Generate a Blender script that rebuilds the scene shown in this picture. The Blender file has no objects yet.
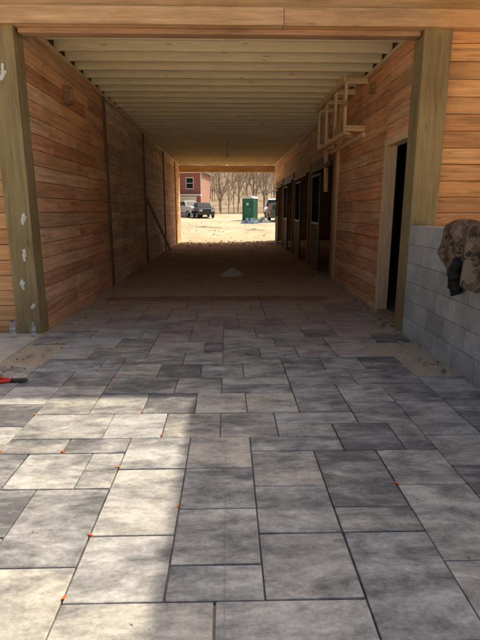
import bpy, math, random
from mathutils import Vector, Matrix, noise
random.seed(7)
R=random.Random(11)
scene=bpy.context.scene
COL=scene.collection

# ---------------------------------------------------------------- helpers
def empty(name,loc=(0,0,0),parent=None):
    o=bpy.data.objects.new(name,None); o.location=loc; COL.objects.link(o)
    if parent: o.parent=parent
    return o

class MB:
    """collects boxes / polys with per-corner colour and a grain-space vector"""
    def __init__(s): s.v=[];s.f=[];s.c=[];s.g=[];s.sm=[]
    def box(s,lo,hi,col=(.5,.5,.5),M=None,axis=None,rnd=None,tilt=None):
        lo=Vector(lo);hi=Vector(hi);d=hi-lo
        if axis is None: axis=max(range(3),key=lambda i:d[i])
        o=[axis,(axis+1)%3,(axis+2)%3]
        off=Vector((R.uniform(0,60),R.uniform(0,60),R.uniform(0,60)))
        b=len(s.v)
        for k in range(8):
            p=Vector((hi.x if k&1 else lo.x,hi.y if k&2 else lo.y,hi.z if k&4 else lo.z))
            l=p-lo
            s.g.append(Vector((l[o[0]],l[o[1]],l[o[2]]))+off)
            if M is not None: p=M@p
            s.v.append(p)
        for q in ((0,2,3,1),(4,5,7,6),(0,1,5,4),(2,6,7,3),(0,4,6,2),(1,3,7,5)):
            s.f.append([b+i for i in q]); s.c.append(col); s.sm.append(False)
    def beam(s,a,b,w,h,col=(.5,.5,.5)):
        a=Vector(a);b=Vector(b);L=(b-a).length
        q=(b-a).to_track_quat('X','Z')
        M=Matrix.Translation(a)@q.to_matrix().to_4x4()
        s.box((0,-w/2,-h/2),(L,w/2,h/2),col,M=M,axis=0)
    def tube(s,pts,rads,n=8,col=(.5,.5,.5),smooth=True,cap=True):
        rings=[];off=Vector((R.uniform(0,60),0,0))
        for i,p in enumerate(pts):
            p=Vector(p)
            if i==0: t=Vector(pts[1])-p
            elif i==len(pts)-1: t=p-Vector(pts[i-1])
            else: t=Vector(pts[i+1])-Vector(pts[i-1])
            if t.length<1e-9: t=Vector((0,0,1))
            q=t.to_track_quat('Z','Y')
            ring=[]
            for k in range(n):
                a=2*math.pi*k/n
                w=p+q@Vector((math.cos(a)*rads[i],math.sin(a)*rads[i],0))
                ring.append(len(s.v)); s.v.append(w); s.g.append(w+off)
            rings.append(ring)
        for i in range(len(rings)-1):
            for k in range(n):
                s.f.append([rings[i][k],rings[i][(k+1)%n],rings[i+1][(k+1)%n],rings[i+1][k]]);s.c.append(col);s.sm.append(smooth)
        if cap:
            s.f.append(rings[0][::-1]);s.c.append(col);s.sm.append(False)
            s.f.append(rings[-1]);s.c.append(col);s.sm.append(False)
    def poly(s,pts,col=(.5,.5,.5)):
        b=len(s.v)
        for p in pts: s.v.append(Vector(p)); s.g.append(Vector(p))
        s.f.append(list(range(b,b+len(pts))));s.c.append(col);s.sm.append(False)
    def prism(s,prof,y0,y1,col=(.5,.5,.5),ax=0,inset=None):
        b=len(s.v);n=len(prof)
        for e in (y0,y1):
            for (u,z) in prof:
                p=Vector((e,u,z)) if ax==0 else Vector((u,e,z))
                s.v.append(p);s.g.append(p.copy())
        for k in range(n):
            s.f.append([b+k,b+(k+1)%n,b+n+(k+1)%n,b+n+k]);s.c.append(col);s.sm.append(False)
        s.f.append([b+k for k in range(n)][::-1]);s.c.append(col);s.sm.append(False)
        s.f.append([b+n+k for k in range(n)]);s.c.append(col);s.sm.append(False)
    def make(s,name,mat,parent=None,bevel=0,loc=None,fixn=True):
        me=bpy.data.meshes.new(name)
        me.from_pydata([tuple(p) for p in s.v],[],s.f)
        a=me.attributes.new('gp','FLOAT_VECTOR','POINT')
        a.data.foreach_set('vector',[x for g in s.g for x in g])
        c=me.attributes.new('col','FLOAT_COLOR','CORNER')
        buf=[]
        for i,f in enumerate(s.f):
            cc=s.c[i]
            for _ in f: buf+= [cc[0],cc[1],cc[2],1.0]
        c.data.foreach_set('color',buf)
        me.polygons.foreach_set('use_smooth',s.sm)
        me.update()
        if fixn:
            import bmesh
            bm=bmesh.new();bm.from_mesh(me);bmesh.ops.recalc_face_normals(bm,faces=bm.faces);bm.to_mesh(me);bm.free()
        me.materials.append(mat)
        o=bpy.data.objects.new(name,me);COL.objects.link(o)
        if loc: o.location=loc
        if parent: o.parent=parent
        if bevel:
            m=o.modifiers.new('bev','BEVEL');m.width=bevel;m.segments=1 if bevel<.004 else 2;m.limit_method='ANGLE'
        return o

class NT:
    def __init__(s,name):
        s.m=bpy.data.materials.new(name);s.m.use_nodes=True
        s.t=s.m.node_tree;s.n=s.t.nodes;s.b=s.n['Principled BSDF'];s.b.inputs['Roughness'].default_value=.8
    def add(s,t,**k):
        x=s.n.new(t)
        for a,v in k.items():
            if a.startswith('_'): setattr(x,a[1:],v)
            else: x.inputs[a].default_value=v
        return x
    def ln(s,a,b): s.t.links.new(a,b)
    def vec(s,kind='gp',scale=(1,1,1)):
        if kind=='obj': o=s.add('ShaderNodeTexCoord').outputs['Object']
        else: o=s.add('ShaderNodeAttribute',_attribute_name=kind).outputs['Vector']
        m=s.add('ShaderNodeMapping',Scale=scale);s.ln(o,m.inputs['Vector']);return m.outputs[0]
    def noise(s,v,scale=1,detail=5,rough=.6,dist=0):
        x=s.add('ShaderNodeTexNoise',Scale=scale,Detail=detail,Roughness=rough,Distortion=dist);s.ln(v,x.inputs['Vector']);return x.outputs['Fac']
    def ramp(s,f,stops):
        x=s.add('ShaderNodeValToRGB');s.ln(f,x.inputs[0]);e=x.color_ramp.elements
        while len(e)<len(stops): e.new(.5)
        for i,(p,c) in enumerate(stops):
            e[i].position=p
            e[i].color=(c,c,c,1) if not hasattr(c,'__len__') else (*c,1)
        return x.outputs[0]
    def mix(s,f,a,b,mode='MIX'):
        x=s.n.new('ShaderNodeMix');x.data_type='RGBA';x.blend_type=mode
        for i,v in ((0,f),(6,a),(7,b)):
            if hasattr(v,'is_linked') or isinstance(v,bpy.types.NodeSocket): s.ln(v,x.inputs[i])
            elif i==0: x.inputs[0].default_value=v
            else: x.inputs[i].default_value=(v,v,v,1) if not hasattr(v,'__len__') else (*v,1)
        return x.outputs[2]
    def bump(s,h,strength=.3,dist=.01,prev=None):
        x=s.add('ShaderNodeBump',Strength=strength,Distance=dist);s.ln(h,x.inputs['Height'])
        if prev: s.ln(prev,x.inputs['Normal'])
        return x.outputs[0]
    def col(s,c): s.ln(c,s.b.inputs['Base Color'])
    def nrm(s,c): s.ln(c,s.b.inputs['Normal'])

def wood_mat(name,contrast=1.0,stain=.5,rough=.75):
    t=NT(name);c=t.add('ShaderNodeAttribute',_attribute_name='col').outputs['Color']
    g=t.noise(t.vec('gp',(1.3,20,20)),1,6,.62,.5)
    g2=t.noise(t.vec('gp',(5,110,110)),1,3,.6)
    big=t.noise(t.vec('obj',(1,1,1)),1.3,4,.6)
    k=t.add('ShaderNodeTexVoronoi',Scale=1.0);t.ln(t.vec('gp',(2.0,9,9)),k.inputs['Vector'])
    kn=t.ramp(k.outputs['Distance'],[(0.0,0.25),(.08,.5),(.14,1.0)])
    r=t.ramp(g,[(.3,1-.42*contrast),(.5,1.0),(.7,1+.25*contrast)])
    r2=t.ramp(g2,[(.3,.88),(.7,1.1)])
    x=t.mix(1,c,r,'MULTIPLY');x=t.mix(1,x,r2,'MULTIPLY');x=t.mix(.6,x,kn,'MULTIPLY')
    x=t.mix(t.ramp(big,[(.45,0),(.7,stain)]),x,(.68,.58,.52),'MULTIPLY')
    t.col(x);t.b.inputs['Roughness'].default_value=rough
    t.nrm(t.bump(g,.5,.004,t.bump(g2,.3,.002)));return t.m

def plain(name,c,rough=.6,var=.15,scale=6,metal=0,bump=.1):
    t=NT(name);n=t.noise(t.vec('obj'),scale,5,.6)
    lo=tuple(a*(1-var*1.6) for a in c);hi=tuple(min(1,a*(1+var)) for a in c)
    t.col(t.ramp(n,[(.3,lo),(.7,hi)]));t.b.inputs['Roughness'].default_value=rough;t.b.inputs['Metallic'].default_value=metal
    if bump: t.nrm(t.bump(t.noise(t.vec('obj'),scale*8,4,.6),bump,.01))
    return t.m
def attrmat(name,rough=.6,bump=.1,scale=30,var=.3):
    t=NT(name);c=t.add('ShaderNodeAttribute',_attribute_name='col').outputs['Color']
    n=t.noise(t.vec('obj'),scale,5,.6)
    t.col(t.mix(1,c,t.ramp(n,[(.3,1-var),(.7,1+var*.5)]),'MULTIPLY'));t.b.inputs['Roughness'].default_value=rough
    if bump: t.nrm(t.bump(n,bump,.01))
    return t.m

M_wood=wood_mat('rough_sawn_siding',1.0,.6)
M_post=wood_mat('treated_timber',.8,.6)
M_joist=wood_mat('joist_lumber',.25,.12)
M_stud=wood_mat('framing_lumber',.5,.15)

# ---- pavers
t=NT('concrete_paver')
c=t.add('ShaderNodeAttribute',_attribute_name='col').outputs['Color']
n1=t.noise(t.vec('gp',(1.5,3.8,3)),1.7,8,.74,.3)
n2=t.noise(t.vec('gp',(1,1,1)),45,6,.7)
n3=t.noise(t.vec('gp',(1,1.8,1)),9,7,.78,.25)
n4=t.noise(t.vec('obj',(1,1,1)),3.5,6,.7)
sep=t.add('ShaderNodeSeparateColor');t.ln(c,sep.inputs[0])
ma=t.add('ShaderNodeMath',_operation='ADD');t.ln(n1,ma.inputs[0]);t.ln(sep.outputs[0],ma.inputs[1])
mask=t.ramp(ma.outputs[0],[(.50,0),(.61,.45),(.76,1)])
light=t.mix(sep.outputs[1],(.535,.54,.545),(.57,.54,.485))
x=t.mix(mask,light,(.14,.145,.16))
x=t.mix(1,x,t.ramp(n3,[(.3,.62),(.5,.94),(.72,1.14)]),'MULTIPLY')
x=t.mix(1,x,t.ramp(n2,[(.3,.82),(.6,1.05)]),'MULTIPLY')
x=t.mix(1,x,t.ramp(n4,[(.35,.82),(.6,1.04)]),'MULTIPLY')
po=t.add('ShaderNodeTexCoord').outputs['Object'];sp=t.add('ShaderNodeSeparateXYZ');t.ln(po,sp.inputs[0])
mr=t.add('ShaderNodeMapRange');mr.inputs[1].default_value=3.6;mr.inputs[2].default_value=8.0;mr.inputs[3].default_value=-.12;mr.inputs[4].default_value=.42;t.ln(sp.outputs[1],mr.inputs[0])
dn=t.noise(t.vec('obj'),2.2,7,.7,.5)
ad=t.add('ShaderNodeMath',_operation='ADD');t.ln(mr.outputs[0],ad.inputs[0]);t.ln(dn,ad.inputs[1])
x=t.mix(t.ramp(ad.outputs[0],[(.5,0),(.95,.75)]),x,(.54,.43,.31))
t.col(x);t.b.inputs['Roughness'].default_value=.6
t.nrm(t.bump(n3,.5,.007,t.bump(n2,.4,.003)));M_pav=t.m

# ---- ground
t=NT('ground_soil')
po=t.add('ShaderNodeTexCoord').outputs['Object'];sp=t.add('ShaderNodeSeparateXYZ');t.ln(po,sp.inputs[0])
a1=t.noise(t.vec('obj'),1.1,8,.7);a2=t.noise(t.vec('obj'),30,6,.75);a3=t.noise(t.vec('obj',(1,.35,1)),.35,6,.65)
soil=t.ramp(a1,[(.3,(.40,.28,.185)),(.5,(.53,.385,.265)),(.7,(.65,.51,.37))])
straw=t.ramp(a3,[(.3,(.36,.29,.19)),(.5,(.50,.42,.29)),(.68,(.60,.52,.38))])
def rng(src,a,b,o0=0,o1=1):
    m=t.add('ShaderNodeMapRange');m.interpolation_type='SMOOTHSTEP'
    m.inputs[1].default_value=a;m.inputs[2].default_value=b;m.inputs[3].default_value=o0;m.inputs[4].default_value=o1;t.ln(src,m.inputs[0]);return m.outputs[0]
sandy=t.ramp(a1,[(.3,(.54,.43,.31)),(.7,(.72,.61,.46))])
x=t.mix(rng(sp.outputs[1],8.8,15),sandy,soil)
x=t.mix(rng(sp.outputs[1],21,25),x,straw)
leaf=t.ramp(a3,[(.3,(.22,.16,.105)),(.7,(.38,.29,.2))])
x=t.mix(rng(sp.outputs[1],66,82),x,leaf)
x=t.mix(1,x,t.ramp(a2,[(.3,.7),(.65,1.12)]),'MULTIPLY')
t.col(x);t.b.inputs['Roughness'].default_value=.95
t.nrm(t.bump(a2,.8,.03));M_ground=t.m

# ---- block
t=NT('concrete_block')
c=t.add('ShaderNodeAttribute',_attribute_name='col').outputs['Color']
n=t.noise(t.vec('gp'),60,6,.75);n2=t.noise(t.vec('obj'),2.5,6,.65)
x=t.mix(1,c,t.ramp(n,[(.3,.75),(.65,1.08)]),'MULTIPLY');x=t.mix(1,x,t.ramp(n2,[(.35,.68),(.6,1.05)]),'MULTIPLY')
t.col(x);t.b.inputs['Roughness'].default_value=.92;t.nrm(t.bump(n,.7,.006));M_block=t.m

M_slab=plain('concrete_slab_mat',(.62,.58,.51),.9,.15,4,0,.3)
M_dark=plain('black_painted_steel',(.018,.018,.02),.5,.2,10,.0,.05)
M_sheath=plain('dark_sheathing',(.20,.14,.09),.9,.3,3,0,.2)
M_attr=attrmat('painted_parts')

# ---------------------------------------------------------------- ground
def gz(x,y):
    z=-.022
    if y>8.1: z+=min(1,(y-8.1)/1.2)*.03
    if y>8.3 and y<40 and abs(x)<12:
        z+=.03*noise.noise(Vector((x*1.3,y*1.1,0)))+.015*noise.noise(Vector((x*4,y*4,3)))
    if y>25: z+=.02*(y-25)*1.0 if y<70 else .9
    if y>25: z+=.08*noise.noise(Vector((x*.3,y*.3,7)))
    if y>75:
        u=min(1,(y-75)/190); z+=34*u*u*(3-2*u)+1.2*noise.noise(Vector((x*.03,y*.03,1)))*min(1,(y-75)/20)
    return z
xs=[-900,-500,-250,-140,-90,-60,-42,-30,-22,-16,-12,-9,-7,-5.5,-4.2]+[-3.4+.17*i for i in range(41)]+[4.2,5.5,7,9,12,16,22,30,42,60,90,140,250,500,900]
ys=[-900,-300,-100,-40,-20,-10,-5,-2,0,2,4,6,7.5]+[8+.17*i for i in range(106)]+[26.5+i*1.3 for i in range(40)]+[80,85,91,98,106,115,125,140,160,185,215,250,300,400,600,900,1500]
g=MB()
for y in ys:
    for x_ in xs:
        g.v.append(Vector((x_,y,gz(x_,y))));g.g.append(Vector((x_,y,0)))
nx=len(xs)
for j in range(len(ys)-1):
    for i in range(nx-1):
        g.f.append([j*nx+i,j*nx+i+1,(j+1)*nx+i+1,(j+1)*nx+i]);g.c.append((.3,.3,.3));g.sm.append(True)
ground=g.make('ground',M_ground)

# ---------------------------------------------------------------- pavers
U=.2;X0=-2.26;NXc=22;Y0=-2.4;NYc=52
def layout(seed):
    r=random.Random(seed)
    occ=[[-1]*NXc for _ in range(NYc)];P=[]
    for j in range(NYc):
        i=0
        while i<NXc:
            if occ[j][i]>=0: i+=1;continue
            ok=[]
            for (w,h,wt) in [(3,2,44),(2,2,34),(3,1,9),(2,1,9),(2,3,6)]:
                if i+w<=NXc and j+h<=NYc and all(occ[j][i+a]<0 for a in range(w)):
                    k=i+w;free=0
                    while k<NXc and occ[j][k]<0 and free<2: free+=1;k+=1
                    if free==1: wt*=.05
                    if j>0 and i+w<NXc and occ[j-1][i+w]!=occ[j-1][i+w-1]: wt*=.12
                    # avoid flush top with the neighbour's top (breaks long horizontals)
                    if i>0:
                        q=P[occ[j][i-1]]
                        if q[1]+q[3]==j+h: wt*=.6
                    ok.append((w,h,wt))
            if not ok: w,h=1,(2 if j+2<=NYc else 1)
            else:
                tt=r.uniform(0,sum(o[2] for o in ok))
                for o in ok:
                    tt-=o[2]
                    if tt<=0: break
                w,h=o[0],o[1]
            for b in range(h):
                for a in range(w): occ[j+b][i+a]=len(P)
            P.append((i,j,w,h));i+=w
    sc=0
    for i in range(1,NXc):
        run=0
        for j in range(NYc):
            if occ[j][i]!=occ[j][i-1]:
                run+=1
            else:
                if run>3: sc+=(run-3)**2
                run=0
        if run>3: sc+=(run-3)**2
    for j in range(1,NYc):
        run=0
        for i in range(NXc):
            if occ[j][i]!=occ[j-1][i]: run+=1
            else:
                if run>7: sc+=.5*(run-7)**2
                run=0
    sc+=sum(12 for q in P if q[2]==1)
    return sc,P
best=min((layout(sd) for sd in range(500)),key=lambda q:q[0])
p=MB();R2=random.Random(5);spots=[]
for (i,j,w,h) in best[1]:
    xx=X0+i*U;yy=Y0+j*U
    edge_miss=(i+w==NXc and (4.2<yy<8) and R2.random()<.45) or (i==0 and yy>4.4 and R2.random()<.5) or (j+h>=NYc and R2.random()<.12)
    if not edge_miss:
        gap=.0035
        dark=R2.choice([-.06,-.04,-.03,-.01,0,0.0,.02,.03,.05,.07,.10,.14]);tan=R2.random()
        cx,cy=xx+w*U/2,yy+h*U/2
        M=Matrix.Translation((cx+R2.uniform(-.0015,.0015),cy+R2.uniform(-.0015,.0015),R2.uniform(-.0015,.0015)))@Matrix.Rotation(R2.uniform(-.004,.004),4,'Z')@Matrix.Rotation(R2.uniform(-.004,.004),4,'X')@Matrix.Rotation(R2.uniform(-.003,.003),4,'Y')
        p.box((-w*U/2+gap,-h*U/2+gap,-.06),(w*U/2-gap,h*U/2-gap,0),(max(0,dark+.11),tan,0),M=M,axis=0)
        if R2.random()<.26: spots.append((xx,yy))
pav=p.make('paver_patio',M_pav,bevel=.004)
s=MB()
for (a,b) in spots:
    if b<.8: continue
    M=Matrix.Translation((a+R2.uniform(-.004,.004),b+R2.uniform(-.01,.05),.001))@Matrix.Rotation(R2.uniform(0,3),4,'Z')
    s.box((-.011,-.005,-.004),(.011,.005,.005),(.75,.16,.03),M=M)
    if R2.random()<.4: s.box((-.004,-.02,-.004),(.004,.0,.004),(.75,.2,.05),M=M)
s.make('orange_paver_spacers',M_attr)
s=MB();s.tube([(-.02,-1,.012),(-.018,3,.010),(-.01,8.35,.012)],[.0008]*3,6,(.34,.30,.22));s.make('mason_string_line',M_attr)

s=MB();R3=random.Random(3)
for k in range(1900):
    if k<650: x_=R3.uniform(-2.25,2.2);y=R3.uniform(8.2,24);
    elif k<1000: x_=R3.choice([-1,1])*R3.uniform(1.95,2.3);y=R3.uniform(4,12)
    elif k<1250: x_=R3.uniform(-8,8);y=R3.uniform(24,46)
    elif k<1500: x_=R3.gauss(0,1.1);y=R3.uniform(6.3,8.6)
    else: x_=R3.uniform(-2.2,2.1);y=R3.uniform(1,8)
    if abs(x_)>2.25 and y<24: x_=math.copysign(2.2,x_)
    sz=R3.uniform(.006,.022)*(1 if y<20 else 2.0)*(.5 if k>=1250 else 1)
    if k>=1500: sz=R3.uniform(.0015,.0045)
    z=gz(x_,y) if (y>8.05 or abs(x_)>2.15) else 0
    c_=R3.choice([(.4,.33,.26),(.5,.42,.3),(.25,.18,.13),(.52,.43,.3)])
    M=Matrix.Translation((x_,y,z+sz*.3))@Matrix.Rotation(R3.uniform(0,6),4,'Z')@Matrix.Rotation(R3.uniform(-.5,.5),4,'X')
    s.box((-sz*R3.uniform(.6,2.2),-sz*.6,-sz*.4),(sz,sz*.6,sz*.4),c_,M=M)
s.make('gravel_and_wood_chips',M_attr)

# ---------------------------------------------------------------- barn
barn=empty('horse_barn')
XL=-2.33;XR=2.27;YF=5.87;YE=24.4;ZC=3.6
RB=random.Random(21)
def bcol(kind='warm'):
    k=RB.uniform(.76,1.10)
    b=RB.choice([(.86,.46,.25),(.88,.50,.28),(.80,.39,.20),(.90,.57,.34),(.80,.45,.26)]) if kind=='warm' else \
      RB.choice([(.84,.60,.42),(.80,.56,.38),(.88,.66,.48),(.84,.53,.34)]) if kind=='pale' else \
      RB.choice([(.78,.41,.18),(.82,.45,.20),(.72,.36,.15)])
    return tuple(min(.92,q*k) for q in b)
BH=.187
def siding_y(mb,xf,th,y0,y1,z0,z1,kind='warm',maxlen=3.6):
    z=z0
    while z<z1-.02:
        zt=min(z+BH,z1);y=y0
        first=True
        while y<y1-.01:
            L=RB.uniform(1.1,maxlen)
            if first: L*=RB.uniform(.4,1);first=False
            ye=min(y1,y+L)
            if y1-ye<.35: ye=y1
            o=RB.uniform(0,.005)
            a=xf+(-o if th>0 else o)*-1
            mb.box((min(a,xf+th),y+.002,z+.002),(max(a,xf+th),ye-.002,zt-.005),bcol(kind))
            y=ye
        z+=BH
def siding_x(mb,yf,x0,x1,z0,z1,kind='orange'):
    z=z0
    while z<z1-.02:
        zt=min(z+BH,z1);x_=x0
        while x_<x1-.01:
            L=RB.uniform(1.2,3.4);xe=min(x1,x_+L)
            if x1-xe<.3: xe=x1
            mb.box((x_+.0015,yf+RB.uniform(0,.004),z+.002),(xe-.0015,yf+.025,zt-.005),bcol(kind));x_=xe
        z+=BH
m=MB()
LP=[9.75,14.1,18.3,22.2]
seg=[YF+.28]+LP+[YE]
kinds=['warm','pale','pale','warm','orange']
for a in range(5):
    siding_y(m,XL,-.025,seg[a]+(0 if a==0 else .07),seg[a+1]-(.07 if a<4 else 0),-.03,ZC-.01,kinds[a])
m.make('left_aisle_siding',M_wood,barn,.0025)
m=MB()
m.box((XL-.10,YF+.2,-.2),(XL-.035,YE,3.9),(.1,.07,.05));m.make('left_wall_sheathing',M_sheath,barn)
m=MB()
DY0,DY1,DZ=6.18,7.12,2.38
siding_y(m,XR,.025,YF+.3,DY1+.1,DZ+.1,ZC-.01,'warm')
siding_y(m,XR,.025,DY1+.1,10.2,-.03,ZC-.01,'warm')
siding_y(m,XR,.025,10.35,YE,2.72,ZC-.01,'pale')
m.make('right_aisle_siding',M_wood,barn,.0025)
m=MB()
for (a,b,z0,z1) in [(YF+.34,DY1+.1,DZ+.1,3.9),(DY1+.1,10.2,-.2,3.9),(10.35,YE,2.75,3.9)]:
    m.box((XR+.035,a,z0),(XR+.10,b,z1),(.1,.07,.05))
m.make('right_wall_sheathing',M_sheath,barn)
m=MB();fc=(.84,.60,.36)
m.box((XR-.02,DY0-.09,-.02),(XR+.14,DY0,DZ),fc);m.box((XR-.02,DY1,-.02),(XR+.14,DY1+.10,DZ),fc)
m.box((XR-.022,DY0-.09,DZ),(XR+.142,DY1+.10,DZ+.1),fc)
m.box((XR+.0,DY0-.09,-.03),(XR+.14,DY1+.1,.03),(.4,.28,.17))
m.make('side_door_frame',M_stud,barn,.003)
m=MB();gp_=(.34,.26,.125)
m.box((-2.62,YF,-.04),(XL,YF+.26,3.46),gp_);m.box((2.20,YF,-.04),(2.52,YF+.3,3.46),gp_)
for y in LP: m.box((XL-.03,y-.07,-.04),(XL+.03,y+.07,ZC-.01),(.20,.14,.09))
for y in (10.2,): m.box((XR-.04,y,-.04),(XR+.13,y+.15,ZC-.01),(.78,.52,.29))
m.make('timber_posts',M_post,barn,.006)
m=MB()
m.box((-8,YF-.06,3.46),(.62,YF+.22,3.635),(.70,.43,.22));m.box((.625,YF-.058,3.458),(8,YF+.22,3.637),(.64,.38,.19))
m.box((-8,YF+.03,3.65),(8,YF+.2,3.78),(.60,.38,.18))
m.box((-8,YF-.02,3.783),(8,YF+.2,3.95),(.46,.28,.15))
m.box((-2.3,YF+.05,3.40),(2.18,YF+.2,3.456),(.50,.30,.17))
m.box((-2.6,YE-.15,3.27),(2.6,YE+.05,3.58),(.6,.4,.22))
m.make('header_beams',M_post,barn,.006)
m=MB();y=YF+.42
while y<YE-.2:
    k=RB.uniform(.93,1.02)
    m.box((XL-.0,y,ZC),(XR+.0,y+.045,ZC+.235),(.95*k,.83*k,.57*k),axis=0)
    y+=.455
m.box((XL,YF+.225,ZC-.0),(XL+.045,YE-.2,ZC-.045),(.85,.66,.42))
m.box((XR-.045,YF+.225,ZC-.0),(XR,YE-.2,ZC-.045),(.85,.66,.42))
m.make('ceiling_joists',M_joist,barn,.002)
m=MB();yy=YF+.2
while yy<YE:
    for x_ in (-2.6,-.16):
        k=RB.uniform(.93,1.0);m.box((x_,yy,ZC+.237),(x_+2.437,min(yy+1.217,YE),ZC+.26),(.97*k,.77*k,.38*k))
    yy+=1.22
m.make('subfloor_panels',M_joist,barn)
m=MB();m.box((-8.2,YF-.015,3.952),(8.2,YE+.1,4.02),(.4,.3,.2));m.make('roof_deck',M_sheath,barn)
m=MB()
siding_x(m,YF+.06,-8,-2.62,-.03,3.46);siding_x(m,YF+.06,2.52,8,-.03,3.46)
siding_x(m,YE-.02,-8,XL-.1,-.03,3.95,'warm');siding_x(m,YE-.02,XR+.13,8,-.03,3.95,'warm')
m.make('outside_siding',M_wood,barn,.0025)
m=MB()
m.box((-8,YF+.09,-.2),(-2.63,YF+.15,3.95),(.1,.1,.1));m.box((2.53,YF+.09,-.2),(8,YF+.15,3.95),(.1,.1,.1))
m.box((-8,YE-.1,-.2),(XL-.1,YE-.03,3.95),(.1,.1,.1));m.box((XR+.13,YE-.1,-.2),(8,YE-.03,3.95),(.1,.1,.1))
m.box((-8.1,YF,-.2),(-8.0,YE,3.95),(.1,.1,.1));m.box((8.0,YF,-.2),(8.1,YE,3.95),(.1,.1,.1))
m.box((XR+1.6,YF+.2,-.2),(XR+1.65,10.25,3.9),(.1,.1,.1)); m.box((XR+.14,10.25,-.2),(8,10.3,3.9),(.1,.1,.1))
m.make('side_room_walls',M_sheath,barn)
m=MB();w=MB();wd=MB()
y=10.38;bay=0
while y<23.0:
    wd.box((XR-.05,y,-.04),(XR+.1,y+.14,2.72),(.34,.22,.12))
    ya=y+.14
    for (p0,p1,xo) in ((ya+1.2,min(ya+2.35,24.2),-.09),):
        for q in (p0,p1-.05): m.box((XR+xo,q,.06),(XR+xo+.045,q+.05,2.35),(.02,)*3)
        for z in (.06,1.15,2.30): m.box((XR+xo+.002,p0+.05,z),(XR+xo+.043,p1-.05,z+.05),(.02,)*3)
        q=p0+.13
        while q<p1-.08: m.tube([(XR+xo+.022,q,1.2),(XR+xo+.022,q,2.3)],[.009]*2,6,(.02,)*3);q+=.1
        z=.115
        while z<1.1:
            w.box((XR+xo+.01,p0+.05,z),(XR+xo+.035,p1-.05,min(z+.17,1.148)),(.12,.075,.045));z+=.175
    m.box((XR-.11,ya,2.42),(XR-.03,min(ya+2.5,24.2),2.50),(.02,)*3)
    f0=ya+2.35
    z=-.03
    while z<1.2 and f0<24.0:
        w.box((XR,f0,z),(XR+.03,min(ya+3.05,24.2),z+.18),(.25,.15,.09));z+=.187
    y+=3.2;bay+=1
for yy in (10.38,13.58,16.78,19.98): m.box((XR-.02,yy+.2,2.52),(XR+.09,yy+3.1,2.70),(.05,.04,.03))
wd.box((XR-.005,10.36,2.6),(XR+.1,YE-.1,2.715),(.6,.42,.25))
m.make('stall_steel_frames',M_dark,barn);w.make('stall_boards',M_wood,barn,.002);wd.make('stall_posts',M_post,barn,.004)
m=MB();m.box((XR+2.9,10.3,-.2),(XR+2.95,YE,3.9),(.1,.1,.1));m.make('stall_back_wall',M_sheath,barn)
m=MB();sc=(.86,.62,.35);xa=XR-.36
for (yy) in (8.35,9.1,9.9,10.7):
    m.box((xa,yy,2.74),(xa+.04,yy+.09,3.59),sc);m.box((xa+.04,yy,2.76),(XR-.003,yy+.04,2.85),sc);m.box((xa+.04,yy,3.48),(XR-.003,yy+.04,3.57),sc)
m.box((xa-.003,8.3,2.70),(xa+.09,10.85,2.738),sc);m.box((xa-.04,8.3,3.50),(xa-.002,10.85,3.59),sc)
m.box((XR-.06,8.3,2.66),(XR-.002,10.85,2.74),sc)
m.beam((xa+.02,8.3,3.2),(xa+.02,9.2,2.78),.04,.08,(.6,.4,.22))
m.beam((XR-.05,11.2,1.9),(XR-.08,11.25,3.5),.05,.09,sc)
m.make('stud_chase_frame',M_stud,barn,.002)
m=MB()
m.box((XL+.002,7.43,2.98),(XL+.09,7.60,3.22),(.32,.2,.11));m.box((XL+.09,7.47,3.02),(XL+.11,7.56,3.18),(.5,.35,.2))
m.box((XR-.06,7.9,3.25),(XR-.002,8.02,3.4),(.3,.2,.1))
m.tube([(0,16,ZC+.1),(0,16,3.30)],[.006,.006],6,(.05,.05,.05));m.tube([(0,16,3.30),(0,16,3.24),(0,16,3.18),(0,16,3.13)],[.02,.03,.05,.02],10,(.7,.68,.6))
m.make('electrical_fittings',M_attr,barn)
m=MB()
for (x_,z,a,wd_,ht) in [(-2.42,1.37,.1,.05,.16),(-2.44,.98,-.3,.05,.14),(-2.50,.62,.2,.05,.10),(-2.49,2.98,.5,.05,.17),(-2.40,.35,.9,.04,.09)]:
    for q in range(3):
        M=Matrix.Translation((x_+RB.uniform(-.012,.012),YF-.004-.002*q,z+RB.uniform(-.04,.04)))@Matrix.Rotation(a+RB.uniform(-.5,.5),4,'Y')@Matrix.Rotation(RB.uniform(-.1,.1),4,'X')
        m.box((-wd_/2*.6,-.001,-ht/3),(wd_/2*.6,.001,ht/3),(.78,.78,.76),M=M)
m.make('post_paper_tags',M_attr,barn)

shade_roof=empty('unseen_shade_roof')  # unseen roof, sized to cast the patio's shadow edge yet leave sky open
m=MB();m.box((2.27,1.7,3.74),(4.5,YF-.1,3.95),(.8,.6,.35));m.make('roof_panel',M_stud,shade_roof)
m=MB()
for y in (2.2,): m.box((2.5,y,-.05),(2.72,y+.2,3.735),gp_)
for y in (2.2,): m.box((4.2,y,-.05),(4.42,y+.2,3.735),gp_)
m.box((2.22,1.7,3.70),(2.265,YF-.1,3.96),(.4,.24,.12))
m.make('posts',M_post,shade_roof,.005)

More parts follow.
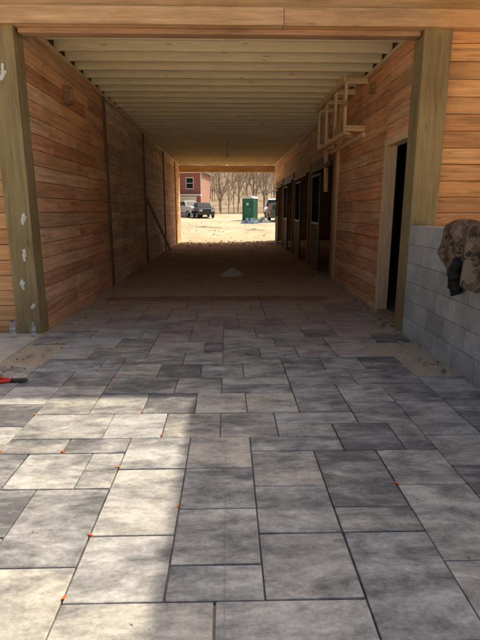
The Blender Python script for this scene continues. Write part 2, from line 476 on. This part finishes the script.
# ---------------------------------------------------------------- concrete block wall
bw=empty('concrete_block_wall')
m=MB();mm=MB();CH=.225;CL=.45;wx0,wx1=2.2,2.42;y1=YF-.006;y0=2.6
for r in range(6):
    z=-.03+r*CH;y=y1;first=True
    while y>y0:
        L=CL/2 if (first and r%2) else CL
        first=False;ye=max(y0,y-L);k=RB.uniform(.80,1.06)
        o=RB.uniform(-.002,.002)
        m.box((wx0+o,ye+.005,z+.005),(wx1,y-.005,z+CH-.005),(.62*k,.61*k,.585*k),axis=1);y=ye
mm.box((wx0+.006,y0+.01,-.04),(wx1-.006,y1-.01,-.03+6*CH-.012),(.38,.37,.35))
m.make('blocks',M_block,bw,.004);mm.make('mortar',M_block,bw)

slab=MB();slab.box((-9,-2,-.15),(-2.32,YF+.05,-.005));slab.make('concrete_slab',M_slab,bevel=.01)

# ---------------------------------------------------------------- camouflage jacket
t=NT('camouflage_cloth')
v1=t.noise(t.vec('gp'),7,2,.5,.6);v2=t.noise(t.vec('gp',(1,1.6,1)),11,3,.6,.6);v3=t.noise(t.vec('gp'),5,2,.5)
x=t.ramp(v1,[(.44,(.17,.115,.075)),(.50,(.27,.195,.135)),(.58,(.11,.075,.048))])
x=t.mix(t.ramp(v2,[(.56,0),(.58,1)]),x,(.055,.038,.028));x=t.mix(t.ramp(v3,[(.60,0),(.62,.8)]),x,(.34,.265,.19))
t.col(x);t.b.inputs['Roughness'].default_value=.95;t.nrm(t.bump(t.noise(t.vec('gp'),90,4,.6),.2,.003));M_camo=t.m
jk=empty('camouflage_jacket')
top=-.03+6*CH
def drape(name,ya,yb,front,back,lift,mat,seed,nu=150,nv=120,fold=.03):
    g=MB();thick=wx1-wx0+.04
    for i in range(nu+1):
        s_=i/nu
        fl=front*(.82+.34*noise.noise(Vector((s_*3.6,seed,0)))+.22*math.sin(s_*3.14)-.30*max(0,s_-.8)*5)
        for j in range(nv+1):
            t_=j/nv;L=back+thick+fl;d=t_*L
            a0=back;a1=back+thick
            if d<a0: x_=wx1+.02;z=top-(a0-d);nr=Vector((1,0,0))
            elif d<a1:
                u=(d-a0)/thick;x_=wx1+.02-u*thick;z=top+.012+.03*math.sin(u*math.pi);nr=Vector((math.cos(u*math.pi)*.7,0,.8)).normalized()
            else: x_=wx0-.015;z=top-(d-a1);nr=Vector((-1,0,0))
            hang=max(0,d-a1)
            ph=s_*(yb-ya)*19+3.0*noise.noise(Vector((s_*2,hang*.8,seed)))
            sh=(.5+.5*math.sin(ph))**1.6
            f=sh*fold*(.35+2.6*hang)+fold*.5*(1-abs(noise.noise(Vector((s_*3+seed,d*2.2,seed))))*2)
            puff=lift*max(0,.5+noise.noise(Vector((s_*1.6,d*1.3,seed+9))))
            disp=f+puff+.003*noise.noise(Vector((s_*26,d*10,seed)))
            y=ya+(yb-ya)*s_+.05*noise.noise(Vector((d*3,s_*2,seed+3)))-.16*hang*(s_-.5)
            g.v.append(Vector((x_,y,z))+nr*disp);g.g.append(Vector((s_*(yb-ya),d,0)))
    for i in range(nu):
        for j in range(nv):
            a=i*(nv+1)+j;g.f.append([a,a+1,a+nv+2,a+nv+1]);g.c.append((.03,.03,.035));g.sm.append(True)
    o=g.make(name,mat,jk);so=o.modifiers.new('s','SOLIDIFY');so.thickness=.005;return o
drape('body',3.55,4.84,.44,.25,.03,M_camo,2.3,fold=.045)
M_black=plain('black_lining',(.012,.012,.015),.8,.3,20,0,.3)
def sleeve(name,pts,rads,mat,col=(.02,.02,.02)):
    s=MB();P=[];Rr=[]
    n=40
    for i in range(n+1):
        u=i/n*(len(pts)-1);k=min(int(u),len(pts)-2);f=u-k;a=Vector(pts[k]).lerp(Vector(pts[k+1]),f)
        P.append(a+Vector((0,.008*math.sin(u*7),0)));Rr.append((rads[k]*(1-f)+rads[k+1]*f)*(1+.05*math.sin(u*13)+.03*math.sin(u*31)))
    s.tube(P,Rr,20,col)
    for q in range(len(s.v)):
        v=s.v[q];s.v[q]=v+Vector((.5,1,0))*.018*noise.noise(v*14)
    return s.make(name,mat,jk)
sleeve('cuff_lining',[(2.13,4.40,1.05),(2.10,4.41,.95),(2.11,4.39,.82),(2.13,4.37,.73)],[.04,.055,.06,.05],M_black)

# ---------------------------------------------------------------- small site things
m=MB();m.box((-2.05,8.10,-.03),(1.70,8.25,.028),(.36,.20,.12));m.box((-1.2,8.29,-.03),(1.1,8.38,.018),(.5,.33,.2));m.make('wooden_screed_board',M_post,bevel=.004)
m=MB();m.beam((-2.24,14.0,1.75),(-2.12,18.0,.04),.03,.14,(.2,.14,.09));m.make('leaning_plank',M_post,bevel=.003)
g=MB();n=26
for i in range(n+1):
    for j in range(n+1):
        u=i/n*2-1;v=j/n*2-1;rr=math.hypot(u,v)
        h=.19*max(0,1-rr)**.9+.02*noise.noise(Vector((u*4,v*4,2)))*(rr<1)
        g.v.append(Vector((.1+u*.30,11.2+v*.28,gz(.1+u*.3,11.2+v*.28)-.01+h)));g.g.append(Vector((u,v,0)))
for i in range(n):
    for j in range(n):
        a=i*(n+1)+j;g.f.append([a,a+n+1,a+n+2,a+1]);g.c.append((.74,.70,.62));g.sm.append(True)
g.make('sand_pile',M_attr)
def bottle(loc,tilt=0,sc=1,cap=(.05,.15,.5)):
    e=empty('water_bottle',loc);e.scale=(sc,)*3;e.rotation_euler=(tilt,0,0)
    t=bpy.data.materials.get('clear_plastic')
    if not t:
        q=NT('clear_plastic');q.b.inputs['Base Color'].default_value=(.85,.88,.88,1);q.b.inputs['Transmission Weight'].default_value=.75;q.b.inputs['Roughness'].default_value=.12;q.b.inputs['IOR'].default_value=1.2
        n_=q.noise(q.vec('obj'),20,3,.5);q.nrm(q.bump(n_,.2,.003));t=q.m
    s=MB();s.tube([(0,0,0),(0,0,.01),(0,0,.05),(0,0,.055),(0,0,.1),(0,0,.105),(0,0,.15),(0,0,.18),(0,0,.195)],[.028,.034,.034,.031,.034,.031,.034,.02,.013],16)
    s.make('bottle_body',t,e)
    s=MB();s.tube([(0,0,.195),(0,0,.215)],[.016,.016],14,cap);s.tube([(0,0,.075),(0,0,.13)],[.0355,.0355],16,(.5,.53,.56));s.make('cap_and_label',M_attr,e)
bottle((-2.60,5.70,-.004));bottle((-2.36,5.72,-.004),0,.8,(.7,.7,.7))
e=empty('bolt_cutter',(-1.93,4.12,.02))
s=MB()
s.tube([(.0,.0,.0),(-.12,.03,.0),(-.3,.09,.0),(-.42,.10,0)],[.012,.017,.019,.015],10,(.65,.03,.02))
s.tube([(.0,-.02,.0),(-.12,-.06,.0),(-.3,-.12,.0),(-.42,-.12,0)],[.012,.017,.019,.015],10,(.65,.03,.02))
s.make('handles',M_attr,e)
s=MB();s.tube([(.0,-.03,0),(.0,.01,0)],[.014,.014],10,(.05,.05,.05));s.box((0,-.03,-.008),(.07,.012,.012),(.06,.06,.06))
s.tube([(.07,-.022,0),(.11,-.03,0),(.14,-.012,0)],[.012,.012,.005],8,(.05,.05,.05))
s.tube([(.07,.004,0),(.11,.012,0),(.14,0,0)],[.012,.012,.005],8,(.05,.05,.05));s.make('jaws',M_attr,e)

# ---------------------------------------------------------------- outside objects
e=empty('portable_toilet',(2.25,49.5,gz(2.25,49.5)));e.rotation_euler=(0,0,math.radians(-28))
s=MB();G=(.02,.16,.10)
s.box((-.55,-.55,.1),(.55,.55,2.1),G)
s.box((-.6,-.6,0),(.6,.6,.12),(.05,.05,.05))
for a in (-.58,.5):
    for b in (-.58,.5): s.box((a,b,.12),(a+.08,b+.08,2.15),(.015,.11,.07))
for k in range(5):
    y=-.42+k*.19;s.box((.55,y,.3),(.575,y+.09,1.85),(.03,.2,.13));s.box((-.575,y,.3),(-.55,y+.09,1.85),(.02,.13,.08))
s.box((-.4,-.585,.2),(.4,-.552,1.98),(.025,.2,.13));s.box((-.33,-.60,1.2),(.33,-.586,1.85),(.02,.15,.1));s.box((.28,-.62,1.0),(.35,-.587,1.12),(.6,.6,.6));s.box((-.12,-.612,1.45),(.12,-.602,1.7),(.75,.75,.75))
s.make('cabin',M_attr,e,.012)
s=MB();s.prism([(-.62,2.1),(.62,2.1),(.6,2.2),(.35,2.34),(-.35,2.34),(-.6,2.2)],-.62,.62,(.75,.76,.74),1);s.tube([(.4,.45,1.9),(.4,.45,2.55)],[.045,.045],10,(.2,.2,.2));s.make('roof',M_attr,e,.02)
M_glass=plain('vehicle_glass',(.02,.025,.03),.08,.1,3,0,0)
def paint(name,c):
    m_=plain(name,c,.3,.06,3,0,0);m_.node_tree.nodes['Principled BSDF'].inputs['Coat Weight'].default_value=.5;return m_
def vehicle(name,loc,rz,pc,kind='suv'):
    e=empty(name,loc);e.rotation_euler=(0,0,rz)
    P=paint('paint_%s'%name,pc);s=MB();W=.9
    if kind=='suv':
        body=[(-2.3,.35),(-2.35,.8),(-2.25,1.02),(-1.2,1.12),(2.2,1.15),(2.32,.9),(2.3,.35)]
        cab=[(-1.25,1.1),(-.55,1.62),(-.2,1.7),(1.7,1.7),(2.15,1.13)]
    elif kind=='pickup':
        body=[(-2.7,.45),(-2.75,.95),(-2.6,1.15),(-1.3,1.22),(2.7,1.22),(2.75,.5)]
        cab=[(-1.4,1.2),(-.75,1.78),(-.4,1.85),(.75,1.85),(1.0,1.2)]
    else:
        body=[(-2.6,.35),(-2.65,.85),(-2.3,1.15),(-1.9,1.2),(2.6,1.2),(2.6,.35)]
        cab=[(-1.95,1.18),(-1.3,2.0),(-.9,2.15),(2.55,2.15),(2.6,1.18)]
    s.prism(body,-W,W,pc,0)
    n=len(cab);b=len(s.v)
    for sx in (-1,1):
        for (u,z) in cab:
            k=(z-1.1)/.7;q=Vector((sx*(W-.03-.14*k),u,z));s.v.append(q);s.g.append(q.copy())
    for k in range(n): s.f.append([b+k,b+(k+1)%n,b+n+(k+1)%n,b+n+k]);s.c.append(pc);s.sm.append(False)
    s.f.append([b+k for k in range(n)]);s.c.append(pc);s.sm.append(False);s.f.append([b+n+k for k in range(n)][::-1]);s.c.append(pc);s.sm.append(False)
    s.make('body',P,e,.06)
    s=MB()
    f0,f1=cab[0],cab[1]
    def sp(k,inset=0): 
        return W-.03-.14*((k-1.1)/.7)
    za,zb=f0[1]+.08,f1[1]-.02
    def yf(z,a,b_): return a[0]+(b_[0]-a[0])*(z-a[1])/(b_[1]-a[1])
    s.poly([(-sp(za)+.1,yf(za,f0,f1)-.035,za),(sp(za)-.1,yf(za,f0,f1)-.035,za),(sp(zb)-.1,yf(zb,f0,f1)-.035,zb),(-sp(zb)+.1,yf(zb,f0,f1)-.035,zb)])
    r0,r1=cab[-1],cab[-2]
    s.poly([(-sp(za)+.1,yf(za,r0,r1)+.035,za),(sp(za)-.1,yf(za,r0,r1)+.035,za),(sp(zb)-.12,yf(zb,r0,r1)+.035,zb-.05),(-sp(zb)+.12,yf(zb,r0,r1)+.035,zb-.05)])
    z0_,z1_=za,cab[2][1]-.15
    L0=yf(z0_,f0,f1)+.2;L1=yf(z1_,f0,f1)+.2 if z1_<f1[1] else f1[0]+.25
    E0=cab[-1][0]-.25;E1=cab[-2][0]-.1
    nn=3
    for sx in (-1,1):
        for k in range(nn):
            a,b_=k/nn+.015,(k+1)/nn-.015
            s.poly([(sx*(sp(z0_)+.012),L0+(E0-L0)*a,z0_),(sx*(sp(z0_)+.012),L0+(E0-L0)*b_,z0_),(sx*(sp(z1_)+.012),L1+(E1-L1)*b_,z1_),(sx*(sp(z1_)+.012),L1+(E1-L1)*a,z1_)])
    s.make('windows',M_glass,e,fixn=False)
    s=MB();wy=1.45 if kind!='pickup' else 1.75
    for sx in (-1,1):
        for y in (-wy,wy):
            s.tube([(sx*.70,y,.36),(sx*.93,y,.36)],[.37,.37],22,(.02,.02,.02));s.tube([(sx*.93,y,.36),(sx*.945,y,.36)],[.22,.2],18,(.4,.4,.42))
    fy=body[1][0]
    s.box((-.85,fy-.06,.4),(.85,fy+.05,.62),(.05,.05,.05));s.box((-.4,fy-.03,.68),(.4,fy+.06,.88),(.03,.03,.03))
    for sx in (-1,1):
        s.box((sx*.66-.17,fy-.03,.72),(sx*.66+.17,fy+.06,.9),(.75,.75,.72))
        s.box((sx*.93-.07,-.9,1.15),(sx*.93+.07,-.78,1.3),pc)
        ry=body[-2][0];s.box((sx*.78-.09,ry-.1,.75),(sx*.78+.09,ry+.03,1.05),(.4,.02,.02))
    s.box((-.85,body[-1][0]-.03,.4),(.85,body[-1][0]+.08,.6),(.05,.05,.05))
    s.make('wheels_and_trim',M_attr,e,.01)
    return e
vehicle('parked_car',(-2.75,56,gz(-2.7,56)),math.radians(12),(.06,.07,.09),'suv')
vehicle('parked_pickup_truck',(-4.7,58.5,gz(-4,58)),math.radians(30),(.7,.7,.7),'pickup')
vehicle('parked_van',(5.6,58,gz(5.6,58)),math.radians(-15),(.75,.76,.78),'van')
vehicle('parked_car',(5.1,47,gz(5.1,47)),math.radians(10),(.03,.035,.05),'suv')
def heap(name,loc,rx,ry,h,mat,seed):
    g=MB();n=34
    for i in range(n+1):
        for j in range(n+1):
            u=i/n*2-1;v=j/n*2-1;r=math.hypot(u,v)
            q=max(0,1-r**2.2)
            hh=h*q*(.55+.6*abs(noise.noise(Vector((u*2+seed,v*2,seed))))*1.6)+.05*h*noise.noise(Vector((u*8,v*8,seed)))*(q>0)
            g.v.append(Vector((u*rx,v*ry,hh-.05)));g.g.append(Vector((u,v,0)))
    for i in range(n):
        for j in range(n):
            a=i*(n+1)+j;g.f.append([a,a+n+1,a+n+2,a+1]);g.c.append((.4,.45,.5));g.sm.append(True)
    return g.make(name,mat,loc=loc)
M_tarp=plain('blue_tarp',(.07,.13,.20),.9,.3,3,0,.2);M_tarp2=plain('grey_tarp',(.13,.16,.19),.9,.3,3,0,.2)
heap('tarp_covered_pile',(1.9,42,gz(1.9,42)),.9,1.1,.5,M_tarp,1.7)
heap('tarp_covered_pile',(3.1,44,gz(3,44)),.8,.8,.45,M_tarp2,5.2)
M_rub=plain('earth_clods',(.32,.25,.17),.95,.3,5,0,.5)
heap('earth_mound',(-1.5,36,gz(-1.5,36)),1.2,.9,.16,M_rub,3.3);heap('earth_mound',(1.9,33,gz(1.9,33)),.9,1.5,.14,M_rub,6.6)

t=NT('red_brick');br=t.add('ShaderNodeTexBrick',Scale=4.0,Color1=(.36,.08,.06,1),Color2=(.28,.06,.045,1),Mortar=(.4,.3,.25,1))
br.inputs['Mortar Size'].default_value=.02
mp=t.add('ShaderNodeMapping',Rotation=(math.radians(90),0,0));t.ln(t.add('ShaderNodeTexCoord').outputs['Object'],mp.inputs[0]);t.ln(mp.outputs[0],br.inputs['Vector'])
t.col(br.outputs['Color']);M_brick=t.m
e=empty('brick_house',(-3.3,62,gz(-5,62)-.1));e.rotation_euler=(0,0,math.radians(-6))
s=MB();s.box((-12,0,0),(0,8,5.4));s.make('walls',M_brick,e)
s=MB()
s.prism([(-12.4,5.4),(.4,5.4),(.4,5.6),(-6,8.2),(-12.4,5.6)],-.4,8.4,(.18,.17,.17),1);s.make('roof',M_attr,e)
s=MB();s.box((-12.45,-.46,5.3),(.45,-.402,5.6),(.8,.8,.78));s.box((-.06,-.07,0),(.06,-.002,5.3),(.8,.8,.78))
for x_ in (-1.4,-3.3,-6,-8.5):
    s.box((x_-.5,-.06,3.4),(x_+.5,-.01,4.8),(.8,.8,.78))
for x_ in (-1.9,-5.4): s.box((x_-1.3,-.07,.05),(x_+1.3,-.012,2.5),(.8,.8,.78))
for x_ in (-1.9,-5.4):
    for k in range(4): s.box((x_-1.22,-.09,.1+k*.59),(x_+1.22,-.072,.64+k*.59),(.75,.75,.74))
s.box((-8,-.9,2.6),(.1,-.01,2.75),(.8,.8,.78))
s.make('trim_and_garage_doors',M_attr,e)
s=MB()
for x_ in (-1.4,-3.3,-6,-8.5):
    for a in (0,1): s.box((x_-.42,-.075,3.48+a*.64),(x_+.42,-.062,4.06+a*.64),(.05,.06,.07))
s.make('windows',M_glass,e)

M_bark=attrmat('bare_bark',.9,.3,3,.3)
woods=empty('bare_woods')
def tree(seed):
    r=random.Random(seed);s=MB()
    def br(p,d,L,rad,lev):
        pts=[p];rads=[rad];n=4 if lev<2 else 2
        q=p.copy();dd=d.copy()
        for k in range(n):
            dd=(dd+Vector((r.uniform(-1,1),r.uniform(-1,1),r.uniform(-.2,.6)))*(.06 if lev==0 else .16)).normalized()
            q=q+dd*L/n;pts.append(q.copy());rads.append(rad*(1-.75*(k+1)/n))
        c=(.36,.29,.23) if lev<2 else (.44,.34,.26)
        s.tube(pts,rads,6 if lev==0 else 3,c,True,False)
        if lev<3:
            nb=(16,5,4)[lev]
            for k in range(nb):
                f=r.uniform(.15 if lev==0 else .2,1);i=min(int(f*n),n-1);b=pts[i].lerp(pts[i+1],f*n-i)
                a=r.uniform(0,6.28);side=Vector((math.cos(a),math.sin(a),r.uniform(.5,1.2))).normalized()
                br(b,(side+dd*.5).normalized(),L*r.uniform(.28,.45)*(1.1-f*.4),rads[i]*.5+.01,lev+1)
    br(Vector((0,0,-.3)),Vector((0,0,1)),r.uniform(12,17),r.uniform(.09,.15),0)
    me=s.make('tmp',M_bark,fixn=False);d=me.data;bpy.data.objects.remove(me);return d
T=[tree(k) for k in range(6)]
RT=random.Random(9)
for k in range(280):
    y=76+114*RT.random()**1.1;x_=RT.uniform(-1,1)*(y*.36)
    o=bpy.data.objects.new('bare_tree',T[k%6]);o.location=(x_,y,gz(x_,y));o.rotation_euler=(0,0,RT.uniform(0,6.28));q=RT.uniform(.45,1.1);o.scale=(q,q,q);o.parent=woods;COL.objects.link(o)

# ---------------------------------------------------------------- light
sv=Vector((2.52,2.1,3.95)).normalized()
L=bpy.data.lights.new('sun','SUN');L.energy=5;L.angle=math.radians(.8);L.color=(1,.88,.66)
lo=bpy.data.objects.new('sun',L);lo.rotation_euler=sv.to_track_quat('Z','Y').to_euler();COL.objects.link(lo)
W=bpy.data.worlds.new('World');scene.world=W;W.use_nodes=True
nt=W.node_tree;sk=nt.nodes.new('ShaderNodeTexSky');sk.sky_type='NISHITA';sk.sun_disc=False
sk.sun_elevation=math.asin(sv.z);sk.sun_rotation=math.atan2(sv.x,sv.y);sk.air_density=1.3;sk.dust_density=10.0;sk.ozone_density=.8
nt.links.new(sk.outputs[0],nt.nodes['Background'].inputs[0]);nt.nodes['Background'].inputs[1].default_value=.15
# ---------------------------------------------------------------- camera
cd=bpy.data.cameras.new('camera');cam=bpy.data.objects.new('camera',cd);COL.objects.link(cam)
cam.location=(0,0,1.5);cam.rotation_euler=(math.radians(90-12.9),0,math.radians(-1.43))
cd.sensor_fit='VERTICAL';cd.sensor_height=36;cd.lens=27.06;cd.clip_end=3000;cd.clip_start=.05
scene.camera=cam
scene.view_settings.view_transform='Standard';scene.view_settings.look='None';scene.view_settings.exposure=0
